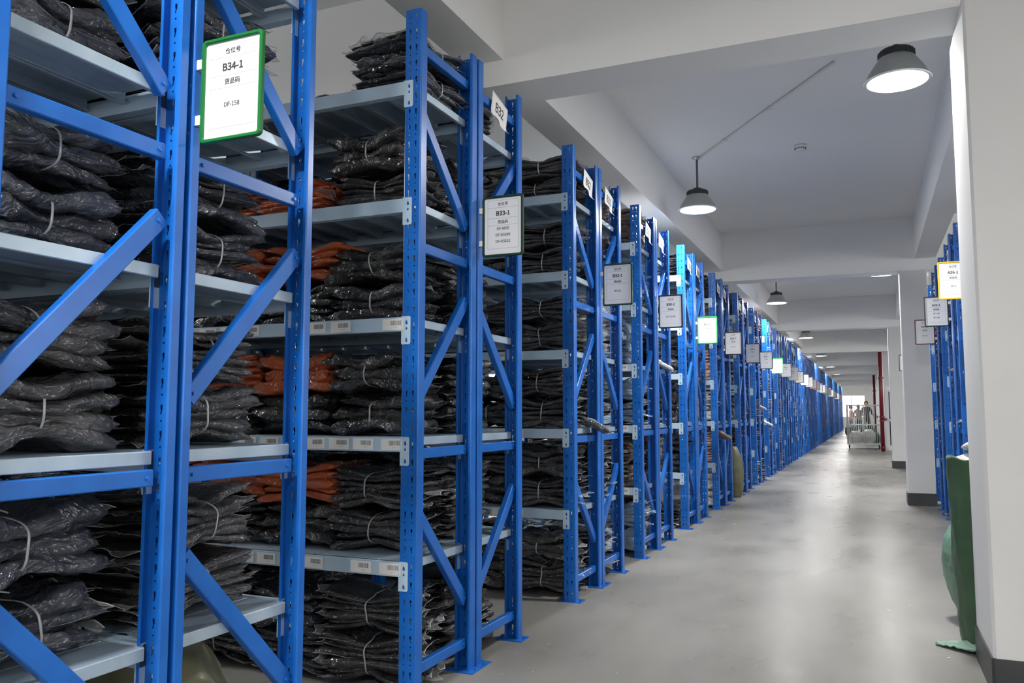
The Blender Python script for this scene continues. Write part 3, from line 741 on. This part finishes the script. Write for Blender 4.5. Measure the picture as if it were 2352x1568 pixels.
rnd = random.Random(5)
ph = ['at head height', 'near the top', 'at waist height', 'at knee height', 'at shoulder height', 'low down']
for n, sd, zz, wi in [(36, -1, 1.65, 4), (36, 1, 1.13, 2), (36, 1, 2.16, 1), (35, -1, 1.13, 2), (35, 1, 1.65, 4), (35, -1, .60, 3), (34, 1, 1.13, 2), (34, -1, 2.16, 1), (34, -1, .05, 5)]:
    o = link('garment_bag', FLAT[(n+wi) % 3], None, (AX+.10, AROWS[n]+sd*.28, zz), (0, -.25, rnd.uniform(-.5, .5))); o.scale = (.75, .5, .8)
    c = rnd.choice(['white', 'charcoal', 'white', 'pink']); o.material_slots[0].link = 'OBJECT'; o.material_slots[0].material = MT['film_'+c]
    tag(o, '%s bagged garment sticking out of row A%d, %s side, %s' % (cname[c], n, 'near' if sd < 0 else 'far', ph[wi]), 'garment bag')
b = MB(); rnd = random.Random(11)
for i in range(70):
    x = rnd.uniform(-1.6, .35); y = rnd.uniform(3.2, 16); a = rnd.uniform(0, 3.1); l = rnd.choice((.004, .006, .012, .02)); w_ = l*rnd.uniform(.3, .8)
    b.bar((x-math.cos(a)*l/2, y-math.sin(a)*l/2, .0012), (x+math.cos(a)*l/2, y+math.sin(a)*l/2, .0012), w_, .001, Vector((-math.sin(a), math.cos(a), 0)))
tag(b.build('litter_specks', 'paper'), 'tiny white scraps of litter scattered over the grey floor', 'litter', kind='stuff')
# ------------------------------------------------------------------ red pipes
def pipe(x, y, r, label):
    t = empty('fire_pipe', (x, y, 0)); MB().tube([(0, 0, 0), (0, 0, CZ-.001 if y < 43 else 3.08)], r, 20).build('pipe_run', 'red_paint', t, True)
    for z in (.95, 1.08, .12, 2.3):
        MB().lathe([(r, z-.03), (r+.022, z-.026), (r+.022, z+.026), (r, z+.03)], 20).build('coupling', 'red_paint', t)
    MB().tube([(0, 0, 1.0), (.09, -.01, 1.0)], .03, 12).lathe([(0, .96), (.05, .965), (.05, 1.035), (0, 1.04)], 12, c=(.1, 0)).build('valve', 'red_paint', t)
    tag(t, label, 'pipe')
pipe(.36, 28.4, .058, 'nearer dark red vertical fire pipe beside the glazed door'); pipe(.26, 44.9, .06, 'farther dark red vertical fire pipe at the end of the aisle')

# ------------------------------------------------------------------ wheeled cage cart
t = empty('cage_cart', (0, 30.2, 0)); x0, x1, y0, y1, z0, z1 = -.70, .33, 0, .75, .16, 1.46
MB().box(x0, x1, y0, y1, z0-.03, z0).build('cart_base', 'white_enamel', t)
def cage(p, q, nm, nbar):
    b = MB(); p = Vector(p); q = Vector(q)
    for zz in (z0+.02, .80, z1): b.tube([p+Vector((0, 0, zz)), q+Vector((0, 0, zz))], .016, 6)
    for i in range(nbar+1): w_ = p.lerp(q, i/nbar); b.tube([w_+Vector((0, 0, z0)), w_+Vector((0, 0, z1))], .024 if i in (0, nbar, nbar//2) else .007, 6)
    b.build(nm, 'white_enamel', t, True)
cage((x0, y0, 0), (x1, y0, 0), 'cage_panel', 18); cage((x0, y1, 0), (x1, y1, 0), 'cage_panel', 18); cage((x0, y0, 0), (x0, y1, 0), 'cage_panel', 8)
for x in (x0+.04, x1-.06):
    for y in (y0+.05, y1-.05):
        b = MB(); b.tube([(x-.014, y, .055), (x+.014, y, .055)], .055, 16); b.box(x-.02, x+.02, y-.012, y+.012, .05, .135); b.build('caster', 'rubber', t)
tag(t, 'white wheeled cage cart holding white bags near the far end of aisle', 'cart')
for i, (x, y, h, r, c) in enumerate([(-.45, 30.5, .42, .22, 'woven_white'), (-.05, 30.5, .48, .21, 'woven_white'), (.18, 30.65, .36, .14, 'woven_green')]):
    sack('laundry_sack', c, (x, y, .165), r, h, 20+i, ['white bag lying in the left of the cage cart', 'white bag lying in the middle of the cage cart', 'green sack at the right end inside the cage cart'][i], ex=1.05)
for i, (x, y, h, r) in enumerate([(-.9, 46, .55, .3), (-.1, 47.5, .6, .32), (.05, 36, .5, .2)]):
    sack('woven_sack', 'woven_green', (x, y, 0), r, h, 30+i, ['green sack on the far floor left of the standing people', 'green sack on the far floor below the person in dark', 'green sack on the floor right behind the cage cart'][i])

# ------------------------------------------------------------------ people at the far end
def person(loc, rz, s, shirt, label, reach):
    t = empty('person', loc, rz); t.scale = (s, s, s)
    J = {'pel': (0, 0, .95), 'spi': (0, 0, 1.18), 'che': (0, -.02, 1.36), 'nek': (0, -.01, 1.50), 'hed': (0, -.02, 1.60), 'top': (0, -.01, 1.73)}
    R = {'pel': .145, 'spi': .13, 'che': .15, 'nek': .055, 'hed': .088, 'top': .06}
    E = [('pel', 'spi'), ('spi', 'che'), ('che', 'nek'), ('nek', 'hed'), ('hed', 'top')]
    for sd, s_ in (('l', 1), ('r', -1)):
        J.update({sd+'hip': (s_*.09, 0, .88), sd+'kne': (s_*.10, -.02, .49), sd+'ank': (s_*.10, .02, .08), sd+'toe': (s_*.11, -.14, .035),
                  sd+'sho': (s_*.18, 0, 1.41), sd+'elb': (s_*.24, -.05 if reach < 1 else -.08, 1.14), sd+'wri': (s_*.22, -.18-.10*reach, .98+.08*reach), sd+'pal': (s_*.21, -.25-.10*reach, .97+.08*reach)})
        R.update({sd+'hip': .09, sd+'kne': .058, sd+'ank': .04, sd+'toe': .035, sd+'sho': .062, sd+'elb': .042, sd+'wri': .027, sd+'pal': .032})
        E += [('pel', sd+'hip'), (sd+'hip', sd+'kne'), (sd+'kne', sd+'ank'), (sd+'ank', sd+'toe'), ('che', sd+'sho'), (sd+'sho', sd+'elb'), (sd+'elb', sd+'wri'), (sd+'wri', sd+'pal')]
        px, py, pz = J[sd+'pal']
        for f in range(4):
            a, b_ = '%sf%d' % (sd, f), '%sg%d' % (sd, f); fx = px+(f-1.5)*.019*s_
            J[a] = (fx, py-.045, pz-.008); J[b_] = (fx, py-.08+abs(f-1.5)*.006, pz-.03); R[a] = .009; R[b_] = .007; E += [(sd+'pal', a), (a, b_)]
        a = sd+'th'; J[a] = (px-s_*.045, py-.02, pz-.005); R[a] = .010; E.append((sd+'wri', a))
    ks = list(J); me = bpy.data.meshes.new('body'); me.from_pydata([J[k] for k in ks], [(ks.index(a), ks.index(b_)) for a, b_ in E], [])
    o = link('body', me, t); sk = o.modifiers.new('skin', 'SKIN')
    for i, k in enumerate(ks): me.skin_vertices[0].data[i].radius = (R[k], R[k]*(.72 if k in ('pel', 'spi', 'che') else 1)); me.skin_vertices[0].data[i].use_root = (k == 'pel')
    sb = o.modifiers.new('sub', 'SUBSURF'); sb.levels = 1; sb.render_levels = 2
    bpy.context.view_layer.update(); dg = bpy.context.evaluated_depsgraph_get(); m2 = bpy.data.meshes.new_from_object(o.evaluated_get(dg))
    o.modifiers.clear(); o.data = m2; m2.materials.clear()
    for k in ('skin', shirt, 'trousers'): m2.materials.append(MT[k])
    for p in m2.polygons:
        c = p.center; arm = abs(c.x) > .17 and c.z < 1.25
        p.use_smooth = True
        p.material_index = 0 if c.z > 1.475 or (arm and c.y < -.16 and c.z < 1.1) else (2 if c.z < .94 and not (abs(c.x) > .19) else 1)
    b = MB()
    b.lathe([(.0, 1.755), (.05, 1.75), (.088, 1.71), (.098, 1.65), (.094, 1.59), (.08, 1.55)], 20); hv = []
    for x, y, z in b.v:
        hv.append((x*.93, y+.012 if y > -.02 else max(y, -.02-(z-1.66)*.9 if z > 1.66 else -.01), z))
    b.v = hv; b.build('hair', 'hair', t, True)
    b = MB(); b.lathe([(.0, -.012), (.011, 0), (0, .012)], 8)
    for sx in (-.032, .032): b.tube([(sx, -.098, 1.645), (sx, -.107, 1.645)], .009, 8)
    b.tube([(-.022, -.094, 1.575), (.022, -.094, 1.575)], .006, 6); b.v = [v for v in b.v]; b.build('eyes_and_mouth', 'hair', t)
    MB().tube([(0, -.10, 1.64), (0, -.122, 1.605), (0, -.10, 1.60)], [.008, .014, .008], 8).build('nose', 'skin', t, True)
    tag(t, label, 'person', 'people at the far end of the aisle')
person((-.13, 42, 0), .3, 1.0, 'shirt_dark', 'person in dark clothes standing tallest behind the white cage cart', 1)
person((-.50, 44, 0), -.5, .92, 'shirt_tan', 'person in a pinkish tan top left of the person in dark', 1)
person((-.90, 48, 0), 1.9, .92, 'shirt_orange', 'person in an orange top, leftmost of the far people', 1)
